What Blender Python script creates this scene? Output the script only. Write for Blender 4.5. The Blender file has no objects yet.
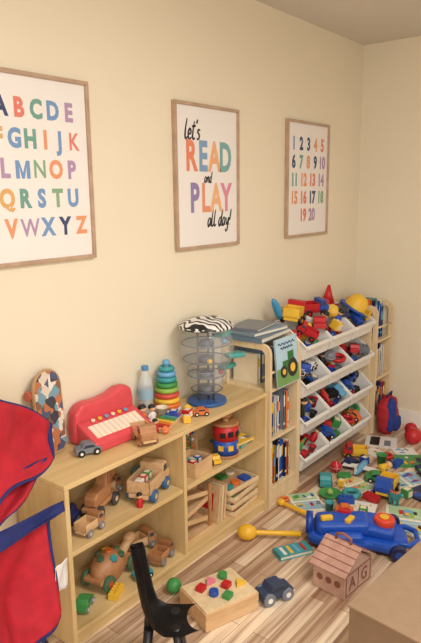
import bpy, bmesh, math, random
from mathutils import Vector, Matrix, Euler
R=random.Random(7)
rad=math.radians
scene=bpy.context.scene
scene.view_settings.view_transform='Standard'
scene.view_settings.look='None'
# ------------------------------------------------------------ materials
def lin(c):
    o=[]
    for v in c:
        v=v/255.0
        o.append(v/12.92 if v<=0.04045 else ((v+0.055)/1.055)**2.4)
    return (o[0],o[1],o[2],1.0)
_mc={}
def mat(c,rough=0.5,metal=0.0,trans=0.0,var=0.06,scale=12.0,alpha=1.0):
    key=(tuple(c),rough,metal,trans,var,scale,alpha)
    if key in _mc: return _mc[key]
    m=bpy.data.materials.new('paint'); m.use_nodes=True
    nt=m.node_tree; b=nt.nodes['Principled BSDF']
    b.inputs['Roughness'].default_value=rough
    b.inputs['Metallic'].default_value=metal
    b.inputs['Transmission Weight'].default_value=trans
    b.inputs['Alpha'].default_value=alpha
    L=lin(c)
    if var>0:
        tc=nt.nodes.new('ShaderNodeTexCoord'); n=nt.nodes.new('ShaderNodeTexNoise'); r=nt.nodes.new('ShaderNodeValToRGB')
        n.inputs['Scale'].default_value=scale; n.inputs['Detail'].default_value=3
        r.color_ramp.elements[0].position=.3; r.color_ramp.elements[1].position=.7
        r.color_ramp.elements[0].color=tuple(max(0,x*(1-var)) for x in L[:3])+(1,)
        r.color_ramp.elements[1].color=tuple(min(1,x*(1+var)) for x in L[:3])+(1,)
        nt.links.new(tc.outputs['Object'],n.inputs['Vector']); nt.links.new(n.outputs['Fac'],r.inputs['Fac'])
        nt.links.new(r.outputs['Color'],b.inputs['Base Color'])
    else: b.inputs['Base Color'].default_value=L
    _mc[key]=m; return m
def wood(c1,c2,rough=0.45,sc=(3,30,30)):
    key=('w',tuple(c1),tuple(c2),sc)
    if key in _mc: return _mc[key]
    m=bpy.data.materials.new('wood'); m.use_nodes=True
    nt=m.node_tree; b=nt.nodes['Principled BSDF']; b.inputs['Roughness'].default_value=rough
    tc=nt.nodes.new('ShaderNodeTexCoord'); mp=nt.nodes.new('ShaderNodeMapping'); n=nt.nodes.new('ShaderNodeTexNoise'); r=nt.nodes.new('ShaderNodeValToRGB')
    mp.inputs['Scale'].default_value=sc; n.inputs['Scale'].default_value=1.0; n.inputs['Detail'].default_value=5; n.inputs['Distortion'].default_value=.4
    r.color_ramp.elements[0].position=.3; r.color_ramp.elements[1].position=.7
    r.color_ramp.elements[0].color=lin(c1); r.color_ramp.elements[1].color=lin(c2)
    nt.links.new(tc.outputs['Object'],mp.inputs['Vector']); nt.links.new(mp.outputs['Vector'],n.inputs['Vector'])
    nt.links.new(n.outputs['Fac'],r.inputs['Fac']); nt.links.new(r.outputs['Color'],b.inputs['Base Color'])
    _mc[key]=m; return m
def patterned(cols,scale):
    m=bpy.data.materials.new('graphic_print'); m.use_nodes=True
    nt=m.node_tree; b=nt.nodes['Principled BSDF']; b.inputs['Roughness'].default_value=.4
    tc=nt.nodes.new('ShaderNodeTexCoord'); v=nt.nodes.new('ShaderNodeTexVoronoi'); v.inputs['Scale'].default_value=scale; v.distance='MANHATTAN'
    s=nt.nodes.new('ShaderNodeSeparateColor'); r=nt.nodes.new('ShaderNodeValToRGB'); r.color_ramp.interpolation='CONSTANT'
    e=r.color_ramp.elements
    while len(e)<len(cols): e.new(.5)
    for i,c in enumerate(cols): e[i].position=i/len(cols); e[i].color=lin(c)
    nt.links.new(tc.outputs['Object'],v.inputs['Vector']); nt.links.new(v.outputs['Color'],s.inputs[0]); nt.links.new(s.outputs[0],r.inputs['Fac']); nt.links.new(r.outputs['Color'],b.inputs['Base Color'])
    return m
WOOD=wood((206,174,118),(224,196,144))
WOODV=wood((206,174,118),(224,196,144),sc=(30,30,3))
PINE=wood((218,192,150),(234,212,172),sc=(30,30,4))
TOYW=wood((203,162,116),(226,190,146),sc=(8,40,40))
DKW=wood((136,88,56),(168,112,74),sc=(10,40,40))
MIDW=wood((164,113,74),(190,138,94),sc=(10,40,40))
RED=(192,32,40);BLUE=(34,80,172);YEL=(236,190,60);GRN=(66,146,76);ORG=(226,116,50);TEAL=(60,152,158);PURP=(125,85,170)
PINK=(225,125,150);WHT=(235,232,228);BLK=(26,26,30);NAVY=(32,42,88);GREY=(120,126,136);LIME=(146,186,80);SKY=(104,168,210);CREAM=(236,222,194)
NAMES={RED:'red',BLUE:'blue',YEL:'yellow',GRN:'green',ORG:'orange',TEAL:'teal',PURP:'purple',PINK:'pink',WHT:'white',BLK:'black',NAVY:'navy',GREY:'grey',LIME:'lime green',SKY:'light blue',CREAM:'cream'}
def P(c,rough=.45): return mat(c,rough)
# ------------------------------------------------------------ mesh builder
def euM(rot): return Euler([rad(a) for a in rot]).to_matrix().to_4x4()
class MB:
    def __init__(s): s.bm=bmesh.new(); s.mats=[]
    def mi(s,m):
        if m not in s.mats: s.mats.append(m)
        return s.mats.index(m)
    def put(s,t,m,smooth=False,M=None):
        if M is not None: bmesh.ops.transform(t,matrix=M,verts=t.verts)
        i=s.mi(m)
        for f in t.faces: f.material_index=i; f.smooth=smooth
        me=bpy.data.meshes.new('tmp'); t.to_mesh(me); t.free(); s.bm.from_mesh(me); bpy.data.meshes.remove(me)
        return s
    def box(s,c,d,m,rot=(0,0,0),bev=0.0,seg=2,taper=1.0):
        t=bmesh.new(); bmesh.ops.create_cube(t,size=1)
        for v in t.verts:
            k=taper if v.co.z>0 else 1
            v.co=Vector((v.co.x*d[0]*k,v.co.y*d[1]*k,v.co.z*d[2]))
        if bev>0: bmesh.ops.bevel(t,geom=t.edges[:],offset=bev,segments=seg,profile=.5,affect='EDGES')
        return s.put(t,m,False,Matrix.Translation(c)@euM(rot))
    def cyl(s,p0,p1,r0,m,r1=None,seg=20,bev=0.0,smooth=True):
        p0=Vector(p0);p1=Vector(p1); r1=r0 if r1 is None else r1
        d=p1-p0; t=bmesh.new()
        bmesh.ops.create_cone(t,cap_ends=True,segments=seg,radius1=r0,radius2=max(r1,1e-4),depth=d.length)
        if bev>0:
            es=[e for e in t.edges if abs(e.verts[0].co.z-e.verts[1].co.z)<1e-6]
            bmesh.ops.bevel(t,geom=es,offset=bev,segments=2,profile=.5,affect='EDGES')
        q=Vector((0,0,1)).rotation_difference(d.normalized()).to_matrix().to_4x4()
        bmesh.ops.transform(t,matrix=Matrix.Translation((p0+p1)/2)@q,verts=t.verts)
        i=s.mi(m)
        for f in t.faces: f.material_index=i; f.smooth=(len(f.verts)<=4)
        me=bpy.data.meshes.new('tmp'); t.to_mesh(me); t.free(); s.bm.from_mesh(me); bpy.data.meshes.remove(me)
        return s
    def sph(s,c,r,m,rot=(0,0,0),seg=16):
        if not hasattr(r,'__len__'): r=(r,r,r)
        t=bmesh.new(); bmesh.ops.create_uvsphere(t,u_segments=seg,v_segments=max(8,seg*2//3),radius=1)
        return s.put(t,m,True,Matrix.Translation(c)@euM(rot)@Matrix.Diagonal((*r,1)))
    def soft(s,c,r,m,p=.55,amp=.05,seg=32,rot=(0,0,0)):
        t=bmesh.new(); bmesh.ops.create_uvsphere(t,u_segments=seg,v_segments=seg*2//3,radius=1)
        for v in t.verts:
            q=v.co.copy(); n=1+amp*math.sin(9*q.z+4*q.x)*math.sin(7*q.x-5*q.y+2*q.z)+amp*.6*math.sin(17*q.z-8*q.x)
            v.co=Vector([math.copysign(abs(a)**p,a)*rr_*n for a,rr_ in zip(q,r)])
        return s.put(t,m,True,Matrix.Translation(c)@euM(rot))
    def lathe(s,prof,m,seg=24,M=None,close=False):
        t=bmesh.new(); rings=[]
        for (r,z) in prof:
            rings.append([t.verts.new((r*math.cos(2*math.pi*k/seg),r*math.sin(2*math.pi*k/seg),z)) for k in range(seg)])
        n=len(rings)
        for a in range(n if close else n-1):
            A=rings[a];B=rings[(a+1)%n]
            for k in range(seg): t.faces.new((A[k],A[(k+1)%seg],B[(k+1)%seg],B[k]))
        bmesh.ops.remove_doubles(t,verts=t.verts,dist=1e-5)
        bmesh.ops.recalc_face_normals(t,faces=t.faces)
        return s.put(t,m,True,M)
    def tor(s,c,Rr,r,m,rot=(0,0,0),seg=24):
        prof=[(Rr+r*math.cos(a),r*math.sin(a)) for a in [2*math.pi*k/10 for k in range(10)]]
        return s.lathe(prof,m,seg,Matrix.Translation(c)@euM(rot),close=True)
    def ext(s,poly,a0,a1,m,axis='y',bev=0.0,M=None,smooth=False):
        t=bmesh.new()
        def f(p,a):
            return {'y':(p[0],a,p[1]),'x':(a,p[0],p[1]),'z':(p[0],p[1],a)}[axis]
        A=[t.verts.new(f(p,a0)) for p in poly]; B=[t.verts.new(f(p,a1)) for p in poly]
        t.faces.new(A); t.faces.new(B[::-1])
        n=len(poly)
        for k in range(n): t.faces.new((A[k],B[k],B[(k+1)%n],A[(k+1)%n]))
        bmesh.ops.recalc_face_normals(t,faces=t.faces)
        if bev>0: bmesh.ops.bevel(t,geom=t.edges[:],offset=bev,segments=2,profile=.5,affect='EDGES')
        return s.put(t,m,smooth,M)
    def tube(s,pts,r,m,seg=10,M=None):
        pts=[Vector(p) for p in pts]; t=bmesh.new(); rings=[]; up=None
        for i,p in enumerate(pts):
            d=(pts[min(i+1,len(pts)-1)]-pts[max(i-1,0)]).normalized()
            if d.length<.5: d=Vector((0,0,1))
            if up is None: up=d.orthogonal().normalized()
            up=(up-d*up.dot(d)).normalized(); sd=d.cross(up)
            rr=r[i] if hasattr(r,'__len__') else r
            rings.append([t.verts.new(p+up*rr*math.cos(2*math.pi*k/seg)+sd*rr*math.sin(2*math.pi*k/seg)) for k in range(seg)])
        for a in range(len(rings)-1):
            for k in range(seg): t.faces.new((rings[a][k],rings[a][(k+1)%seg],rings[a+1][(k+1)%seg],rings[a+1][k]))
        t.faces.new(rings[0][::-1]); t.faces.new(rings[-1])
        bmesh.ops.recalc_face_normals(t,faces=t.faces)
        return s.put(t,m,True,M)
    def cloth(s,c4,m,n=10,sag=.03,wr=.006,th=.003,seed=1,sel='all'):
        a,b,c,d=[Vector(v) for v in c4]; t=bmesh.new(); N=(b-a).cross(d-a).normalized()
        g=[]
        for i in range(n+1):
            row=[]
            for j in range(n+1):
                u=i/n;v=j/n
                p=a*(1-u)*(1-v)+b*u*(1-v)+c*u*v+d*(1-u)*v
                e=min(1,3.2*math.sin(math.pi*v))*min(1,3.2*math.sin(math.pi*u))
                f1=math.sin(5.5*u+3*v+seed); f2=math.sin(9*u-5*v+2*seed)
                p+=N*(sag*math.sin(math.pi*u)*math.sin(math.pi*v)+e*wr*(1.3*f1*abs(f1)+.6*f2)+.25*wr*math.sin(7*u+5*v))
                p+=(d-a)*.025*math.sin(3*math.pi*u)*(2*v-1)
                row.append(t.verts.new(p))
            g.append(row)
        for i in range(n):
            for j in range(n):
                edge=i in(0,n-1) or j in(0,n-1)
                if sel=='in' and edge: continue
                if sel=='edge' and not edge: continue
                t.faces.new((g[i][j],g[i+1][j],g[i+1][j+1],g[i][j+1]))
        bmesh.ops.delete(t,geom=[v for v in t.verts if not v.link_faces],context='VERTS')
        bmesh.ops.solidify(t,geom=t.faces[:],thickness=th)
        return s.put(t,m,True)
    def text(s,txt,size,m,M,shear=0.0,off=0.0,sx=1.0):
        if txt=='M':
            h=size*.70; w=size*.80*sx; q=size*.105+off*1.4; i=1
            V=[(-w/2,-h/2),(-w/2,h/2),(-w/2+q*1.05,h/2),(0,-h/2+h*.32),(w/2-q*1.05,h/2),(w/2,h/2),(w/2,-h/2),(w/2-q,-h/2),(w/2-q,h/2-h*.32),(q*.38,-h/2),(-q*.38,-h/2),(-w/2+q,h/2-h*.32),(-w/2+q,-h/2)]
            return s.ext(V,0,.0003,m,'z',M=M)
        cu=bpy.data.curves.new('t','FONT'); cu.body=txt; cu.size=size; cu.align_x='CENTER'; cu.align_y='CENTER'
        cu.shear=shear; cu.offset=off; cu.resolution_u=3; cu.extrude=.0003
        ob=bpy.data.objects.new('t',cu); scene.collection.objects.link(ob)
        dg=bpy.context.evaluated_depsgraph_get(); me=bpy.data.meshes.new_from_object(ob.evaluated_get(dg))
        bpy.data.objects.remove(ob); bpy.data.curves.remove(cu)
        t=bmesh.new(); t.from_mesh(me); bpy.data.meshes.remove(me)
        return s.put(t,m,False,M@Matrix.Diagonal((sx,1,1,1)))
    def fin(s,name,parent=None,label=None):
        me=bpy.data.meshes.new(name); s.bm.to_mesh(me); s.bm.free()
        for m in s.mats: me.materials.append(m)
        o=bpy.data.objects.new(name,me); scene.collection.objects.link(o)
        if parent is not None: o.parent=parent
        if label: o['label']=label
        return o
FR=euM((90,0,0))   # text facing -y
def T(*p): return Matrix.Translation(p)
def tag(o,label,cat,M=None,group=None):
    o['label']=label; o['category']=cat
    if group: o['group']=group
    if M is not None:
        l,q,sc=M.decompose(); o.location=l; o.rotation_euler=q.to_euler(); o.scale=sc
    return o
def root(name,label,cat,M=None,group=None):
    o=bpy.data.objects.new(name,None); o.empty_display_size=.05; scene.collection.objects.link(o)
    return tag(o,label,cat,M,group)
def at(x,y,z=0,rz=0,rx=0,ry=0): return T(x,y,z)@euM((0,0,rz))@euM((rx,ry,0))
def dup(o,M,label=None):
    n=o.copy(); scene.collection.objects.link(n)
    for c in o.children:
        k=c.copy(); k.parent=n; scene.collection.objects.link(k)
    l,q,sc=M.decompose(); n.location=l; n.rotation_euler=q.to_euler()
    if label: n['label']=label
    return n
def wheels(par,pos,r,w,m,hub=None,axis='y'):
    for p in pos:
        b=MB(); d=Vector((0,w/2,0)) if axis=='y' else Vector((w/2,0,0))
        b.cyl(Vector((0,0,0))-d,d,r,m,seg=18,bev=min(w,r)*.18)
        if hub: b.cyl(-d*1.12,d*1.12,r*.42,hub,seg=12)
        o=b.fin('wheel',par); o.location=p
# brush handwriting strokes
GL={'l':(.24,[[(.06,1),(.0,.5),(.0,.12),(.08,0),(.2,.1)]]),
'e':(.3,[[(.0,.22),(.18,.28),(.2,.42),(.09,.5),(0,.3),(.04,.06),(.16,0),(.27,.1)]]),
't':(.28,[[(.12,.9),(.06,.4),(.06,.1),(.14,0),(.24,.08)],[(-.05,.62),(.25,.68)]]),
"'":(.14,[[(.08,1),(.03,.78)]]),
's':(.3,[[(.22,.46),(.1,.5),(.03,.38),(.17,.22),(.14,.04),(-.02,.02)]]),
'a':(.38,[[(.25,.42),(.12,.5),(0,.25),(.07,0),(.2,.12),(.27,.46),(.25,.1),(.36,.03)]]),
'd':(.38,[[(.25,.42),(.12,.5),(0,.25),(.07,0),(.2,.12),(.32,1.0),(.25,.1),(.36,.03)]]),
'y':(.34,[[(0,.48),(.04,.14),(.15,.1),(.27,.48),(.2,-.2),(.06,-.38),(-.03,-.22)]]),
'n':(.34,[[(0,.5),(0,0),(.05,.35),(.17,.5),(.22,.35),(.23,.02),(.3,.05)]]),
'!':(.2,[[(.12,1),(.05,.3)],[(.03,.06),(.032,.03)]]),' ':(.22,[])}
def script(b,txt,x,z,h,m,w=.006,sl=.15):
    for ch in txt:
        adv,sts=GL[ch]
        for st in sts:
            P_=[Vector((p[0],p[1])) for p in st]; q=[]
            for i in range(len(P_)-1):
                p0=P_[max(i-1,0)];p1=P_[i];p2=P_[i+1];p3=P_[min(i+2,len(P_)-1)]
                for k in range(5):
                    t=k/5; q.append(.5*((2*p1)+(-p0+p2)*t+(2*p0-5*p1+4*p2-p3)*t*t+(-p0+3*p1-3*p2+p3)*t**3))
            q.append(P_[-1])
            n=len(q); rs=[w*(.55+.45*math.sin(math.pi*(i+.5)/n)) for i in range(n)]
            b.tube([(x+(p.x+sl*p.y)*h,0,z+p.y*h) for p in q],rs,m,6,M=T(0,-.0102,0)@Matrix.Diagonal((1,.08,1,1)))
        x+=adv*h
# ------------------------------------------------------------ room
XB=3.843; YW=1.807; H=2.44; X0=-1.3; Y0=-2.0
WALL=mat((234,224,201),.36,var=.02,scale=1.5); CEIL=mat((222,216,208),.8,var=.02,scale=2)
def struct(name,c,d,m):
    b=MB(); b.box((0,0,0),d,m); o=b.fin(name); o.location=c; o['kind']='structure'; return o
struct('wall_left',((X0+XB)/2,YW+.05,H/2),(XB-X0,.1,H),WALL)
struct('wall_back',(XB+.05,(Y0+YW)/2,H/2),(.1,YW-Y0+.2,H),WALL)
struct('wall_right',((X0+XB)/2,Y0-.05,H/2),(XB-X0,.1,H),WALL)
struct('wall_front',(X0-.05,(Y0+YW)/2,H/2),(.1,YW-Y0+.2,H),WALL)
struct('ceiling',((X0+XB)/2,(Y0+YW)/2,H+.05),(XB-X0+.2,YW-Y0+.2,.1),CEIL)
WT=mat((240,236,230),.45,var=.02)
struct('baseboard_left',((X0+XB)/2,YW-.004,.045),(XB-X0,.008,.09),WT)
struct('baseboard_back',(XB-.007,(Y0+YW)/2,.05),(.014,YW-Y0-.02,.10),WT)
fm=bpy.data.materials.new('laminate_planks'); fm.use_nodes=True
nt=fm.node_tree; b=nt.nodes['Principled BSDF']; b.inputs['Roughness'].default_value=.38
tc=nt.nodes.new('ShaderNodeTexCoord'); br=nt.nodes.new('ShaderNodeTexBrick')
br.inputs['Scale'].default_value=1; br.inputs['Brick Width'].default_value=.6; br.inputs['Row Height'].default_value=.062
br.inputs['Mortar Size'].default_value=.001; br.inputs['Color1'].default_value=lin((244,226,202)); br.inputs['Color2'].default_value=lin((176,140,112))
br.inputs['Mortar'].default_value=lin((136,106,84)); br.inputs['Bias'].default_value=-.1
mp=nt.nodes.new('ShaderNodeMapping'); mp.inputs['Scale'].default_value=(1.1,30,1); n=nt.nodes.new('ShaderNodeTexNoise'); n.inputs['Detail'].default_value=5; n.inputs['Scale'].default_value=1.2; n.inputs['Distortion'].default_value=.1
rp=nt.nodes.new('ShaderNodeValToRGB'); rp.color_ramp.elements[0].position=.36; rp.color_ramp.elements[1].position=.58
rp.color_ramp.elements[0].color=lin((170,138,116)); rp.color_ramp.elements[1].color=lin((255,250,242))
mx=nt.nodes.new('ShaderNodeMix'); mx.data_type='RGBA'; mx.blend_type='MULTIPLY'; mx.inputs[0].default_value=.85
nt.links.new(tc.outputs['Object'],br.inputs['Vector']); nt.links.new(tc.outputs['Object'],mp.inputs['Vector']); nt.links.new(mp.outputs['Vector'],n.inputs['Vector'])
nt.links.new(n.outputs['Fac'],rp.inputs['Fac']); nt.links.new(br.outputs['Color'],mx.inputs[6]); nt.links.new(rp.outputs['Color'],mx.inputs[7]); nt.links.new(mx.outputs[2],b.inputs['Base Color'])
struct('floor',((X0+XB)/2,(Y0+YW)/2,-.05),(XB-X0+.2,YW-Y0+.2,.1),fm)
# ------------------------------------------------------------ posters
FRM=wood((172,144,120),(192,164,140),sc=(20,20,20)); PAP=mat((238,234,230),.5,var=.01)
def poster(x0,x1,z0,z1,label,rows,scr=()):
    w=x1-x0;h=z1-z0
    r=root('framed_poster',label,'poster',at((x0+x1)/2,YW-.001,z0))
    f=.014;d=.02
    b=MB()
    b.box((0,-d/2,f/2),(w,d,f),FRM,bev=.002).box((0,-d/2,h-f/2),(w,d,f),FRM,bev=.002)
    b.box((-w/2+f/2,-d/2,h/2),(f,d,h-2*f),FRM,bev=.002).box((w/2-f/2,-d/2,h/2),(f,d,h-2*f),FRM,bev=.002)
    b.fin('frame',r)
    b=MB(); b.box((0,-.006,h/2),(w-2*f+.002,.008,h-2*f+.002),PAP)
    for (txt,x,z,size,col,kw) in rows:
        b.text(txt,size,mat(col,.6,var=0),T(x,-.0105,z)@FR,**kw)
    for a in scr: script(b,*a)
    b.fin('print',r)
co=[(62,74,112),(222,128,110),(218,172,108),(112,162,150),(176,146,182),(116,154,198),(228,154,112),(134,172,136)]
rows=[]
cm_={'A':0,'B':1,'C':3,'D':5,'E':4,'F':2,'G':5,'H':3,'I':6,'J':5,'K':1,'L':4,'M':5,'N':7,'O':6,'P':4,'Q':2,'R':3,'S':5,'T':7,'U':5,'V':6,'W':4,'X':5,'Y':0,'Z':6}
for ri,s in enumerate(['ABCDE','FGHIJK','LMNOP','QRSTU','VWXYZ']):
    n_=len(s)
    for i,ch in enumerate(s):
        xx=(i-(n_-1)/2)*(.068 if n_==5 else .061)+.006
        if ri==4: xx=(i-2)*.074+.026
        rows.append((ch,xx,.514-ri*.098,.084,co[cm_[ch]],dict(off=.0014 if ch in'NWK' else .0038,sx=.84)))
poster(1.08,1.545,1.301,1.932,'wood-framed alphabet poster with pastel capital letters on wall',rows)
K=(34,34,38); KM=mat(K,.6,var=0)
rows=[]
for i,(ch,c) in enumerate(zip('READ',[(228,136,106),(126,162,196),(236,176,130),(122,172,172)])): rows.append((ch,-.12+i*.083,.405,.18,c,dict(off=.0065,sx=.70)))
for i,(ch,c) in enumerate(zip('PLAY',[(148,130,180),(228,150,118),(236,180,136),(220,140,166)])): rows.append((ch,-.10+i*.078,.222,.175,c,dict(off=.0065,sx=.70)))
poster(2.008,2.472,1.287,1.922,"wood-framed quote poster with pastel lettering and black script",rows,
 [("let's",-.16,.482,.085,KM,.0058),('and',-.03,.297,.05,KM,.0040),('all day!',-.01,.098,.075,KM,.0055)])
rows=[]
for ri,s in enumerate([['1','2','3','4','5'],['6','7','8','9','10'],['11','12','13','14'],['15','16','17','18'],['19','20']]):
    n_=len(s)
    for i,ch in enumerate(s):
        c=co[(ri*3+i*3+5)%8]
        if ch in('3','9','17'): c=co[0]
        rows.append((ch,(i-(n_-1)/2)*(.080 if n_==5 else .1),.51-ri*.098,.094,c,dict(off=.0042,sx=.78)))
poster(2.915,3.386,1.287,1.922,'wood-framed number poster with pastel numerals on wall',rows)
# ------------------------------------------------------------ low shelf
SX0,SX1,SY0,SY1,SZ=1.125,2.322,1.518,1.796,.607
r=root('low_shelf_unit','low birch plywood toy shelf with four open cubbies','shelf',at((SX0+SX1)/2,(SY0+SY1)/2,0))
w=SX1-SX0;d=SY1-SY0;t=.018; MS=.36; BS=.06
b=MB(); b.box((0,0,SZ-t/2),(w,d,t),WOOD,bev=.003); b.fin('top',r)
b=MB(); b.box((-w/2+t/2,0,(SZ-t)/2),(t,d,SZ-t),WOODV,bev=.002); b.fin('side_panel',r)
b=MB(); b.box((w/2-t/2,0,(SZ-t)/2),(t,d,SZ-t),WOODV,bev=.002); b.fin('side_panel',r)
b=MB(); b.box((0,0,(BS+SZ-t)/2),(t,d-.006,SZ-t-BS),WOODV,bev=.002); b.fin('divider',r)
for sx in(-1,1):
    b=MB(); b.box((sx*w/4,0,MS-t/2),(w/2-t*1.5,d-.008,t),WOOD,bev=.002); b.fin('shelf_board',r)
b=MB(); b.box((0,0,BS-t/2),(w-2*t,d-.004,t),WOOD,bev=.002); b.fin('shelf_board',r)
b=MB(); b.box((0,-d/2+.02,(BS-t)/2),(w-2*t,.016,BS-t),WOOD); b.fin('kick_board',r)
b=MB(); b.box((0,d/2-.003,(BS+SZ-t)/2),(w-2*t,.005,SZ-t-BS),WOOD); b.fin('back_panel',r)
# ------------------------------------------------------------ slim bookshelves
def bookshelf(x0,x1,label):
    w=x1-x0; dep=.285; y0=YW-.01-dep; t=.016; h=.835
    r=root('bookshelf',label,'bookshelf',at((x0+x1)/2,y0+dep/2,0))
    for sx in(-1,1):
        b=MB()
        xa=-w/2 if sx<0 else w/2-t; xb=xa+t
        hd=dep/2
        b.ext([(-hd,0),(-hd,.60),(hd,.60),(hd,0)],xa,xb,PINE,'x')
        def loop(e,rr):
            pts=[(-hd+e,.60)]
            zt=h-e
            for a in range(0,91,15): pts.append((-hd+e+rr-rr*math.cos(rad(a)),zt-rr+rr*math.sin(rad(a))))
            for a in range(0,91,15): pts.append((hd-e-rr+rr*math.sin(rad(a)),zt-rr+rr*math.cos(rad(a))))
            pts.append((hd-e,.60)); return pts
        o=loop(0,.05); i=loop(.03,.03)
        for k in range(len(o)-1):
            b.ext([o[k],o[k+1],i[k+1],i[k]],xa,xb,PINE,'x')
        b.fin('side_panel',r)
    for z in(.10,.36,.61):
        b=MB(); b.box((0,0,z-.007),(w-2*t,dep-.01,.014),PINE,bev=.002); b.fin('shelf_board',r)
    b=MB(); b.box((0,dep/2-.004,.36),(w-2*t,.005,.5),PINE); b.fin('back_panel',r)
    b=MB(); b.cyl((-w/2+t,-dep/2+.015,.69),(w/2-t,-dep/2+.015,.69),.006,PINE); b.fin('rail',r)
    b=MB(); b.box((0,-dep/2+.02,.045),(w-2*t,.014,.09),PINE); b.fin('kick_board',r)
    return r
bookshelf(2.334,2.602,'slim pale wood bookshelf with rounded side rails')
bookshelf(3.552,3.81,'slim pale wood bookshelf beside the toy bin organizer')
PAGE=mat((232,226,210),.7,var=.05,scale=60)
def book(M,w,h,t,c,group=None,label=None,front=None):
    b=MB(); cm=P(c,.45)
    b.box((-t/2+.0012,w/2,h/2),(.0024,w,h),cm).box((t/2-.0012,w/2,h/2),(.0024,w,h),cm).box((0,.0012,h/2),(t,.0024,h),cm)
    c2=R.choice([WHT,YEL,ORG,CREAM,SKY]); 
    b.box((0,-.0004,h*.72),(t*.8,.0008,h*.28),P(c2)); b.box((0,-.0004,h*.15),(t*.8,.0008,h*.06),P(c2))
    o=b.fin('book')
    tag(o,label or f"{NAMES.get(c,'colored')} children's book standing upright on shelf",'book',M,group)
    b=MB(); b.box((0,w/2,h/2),(t-.005,w-.006,h-.006),PAGE); b.fin('pages',o)
    return o
def bookrow(x0,x1,y,z,hmax,group):
    x=x0; cols=[RED,BLUE,TEAL,WHT,CREAM,NAVY,GREY,WHT,SKY,YEL,BLK,CREAM,GREY,ORG]
    while True:
        t=R.uniform(.008,.02)
        if x+t>x1: break
        book(at(x+t/2,y+R.uniform(0,.03),z),R.uniform(.15,.19),hmax*R.uniform(.7,1),t,R.choice(cols),group)
        x+=t+.0015
bookrow(2.354,2.583,1.53,.3605,.215,'books on the middle shelf')
bookrow(2.354,2.583,1.53,.1005,.23,'books on the bottom shelf')
bookrow(3.572,3.78,1.53,.3605,.215,'books in the corner bookshelf')
bookrow(3.572,3.78,1.55,.6105,.27,'books on the corner bookshelf top')
SLATE=(108,128,146); NAMES[SLATE]='slate blue'
for i,(c,h,tt) in enumerate([(CREAM,.15,.02),(SLATE,.165,.028),(WHT,.15,.015),(BLK,.14,.02),(GREY,.16,.03)]):
    book(at(2.40+i*.036,1.62,.6105,0),.15,h,tt,c,'large books on the top tier',f"{NAMES[c]} picture book standing in top tier")
def flatbook(M,w,h,t,c,deco,label,cat='book',name='picture_book',group=None):
    b=MB(); cm=P(c,.35)
    b.box((0,0,t-.0015),(w,h,.003),cm,bev=.001).box((0,0,.0015),(w,h,.003),cm,bev=.001).box((-w/2+.0015,0,t/2),(.003,h,t),cm)
    deco(b,w,h,t)
    o=b.fin(name); tag(o,label,cat,M,group)
    b=MB(); b.box((.001,0,t/2),(w-.008,h-.008,max(t-.006,.001)),PAGE); b.fin('pages',o)
    return o
nodeco=lambda b,w,h,t:None
flatbook(at(2.468,1.68,.836,4),.29,.22,.024,SLATE,nodeco,'large slate blue book lying flat across bookshelf rails')
flatbook(at(2.475,1.69,.861,-5),.27,.20,.018,(140,156,168),nodeco,'grey-blue book lying flat on another book')
flatbook(at(2.46,1.70,.880,9),.22,.16,.012,GREY,nodeco,'grey book lying on top of flat books')
def deco_tractor(b,w,h,t):
    z=t+.0006
    b.box((0,-h*.3,z),(w*.98,h*.36,.001),P((110,158,84)))
    g=P((30,112,44))
    b.box((.01,-h*.08,z+.001),(w*.55,h*.2,.001),g).box((.03,h*.09,z+.001),(w*.26,h*.2,.001),g)
    b.cyl((-w*.2,-h*.2,z),(-w*.2,-h*.2,z+.002),w*.15,P(BLK)).cyl((w*.2,-h*.17,z),(w*.2,-h*.17,z+.002),w*.23,P(BLK))
    b.cyl((w*.2,-h*.17,z),(w*.2,-h*.17,z+.003),w*.11,P(YEL)).cyl((-w*.2,-h*.2,z),(-w*.2,-h*.2,z+.003),w*.07,P(YEL))
    for yy,ww in((.38,.75),(.29,.55)):
        b.tube([(-w*ww/2+w*ww*k/16,h*yy+.006*math.sin(k*1.9),z+.001) for k in range(17)],.0022,P(NAVY),6)
flatbook(T(2.475,1.5,.612)@euM((84,0,0))@T(0,.12,0),.2,.235,.008,(176,208,224),deco_tractor,'picture book with green tractor cover on bookshelf')
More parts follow.
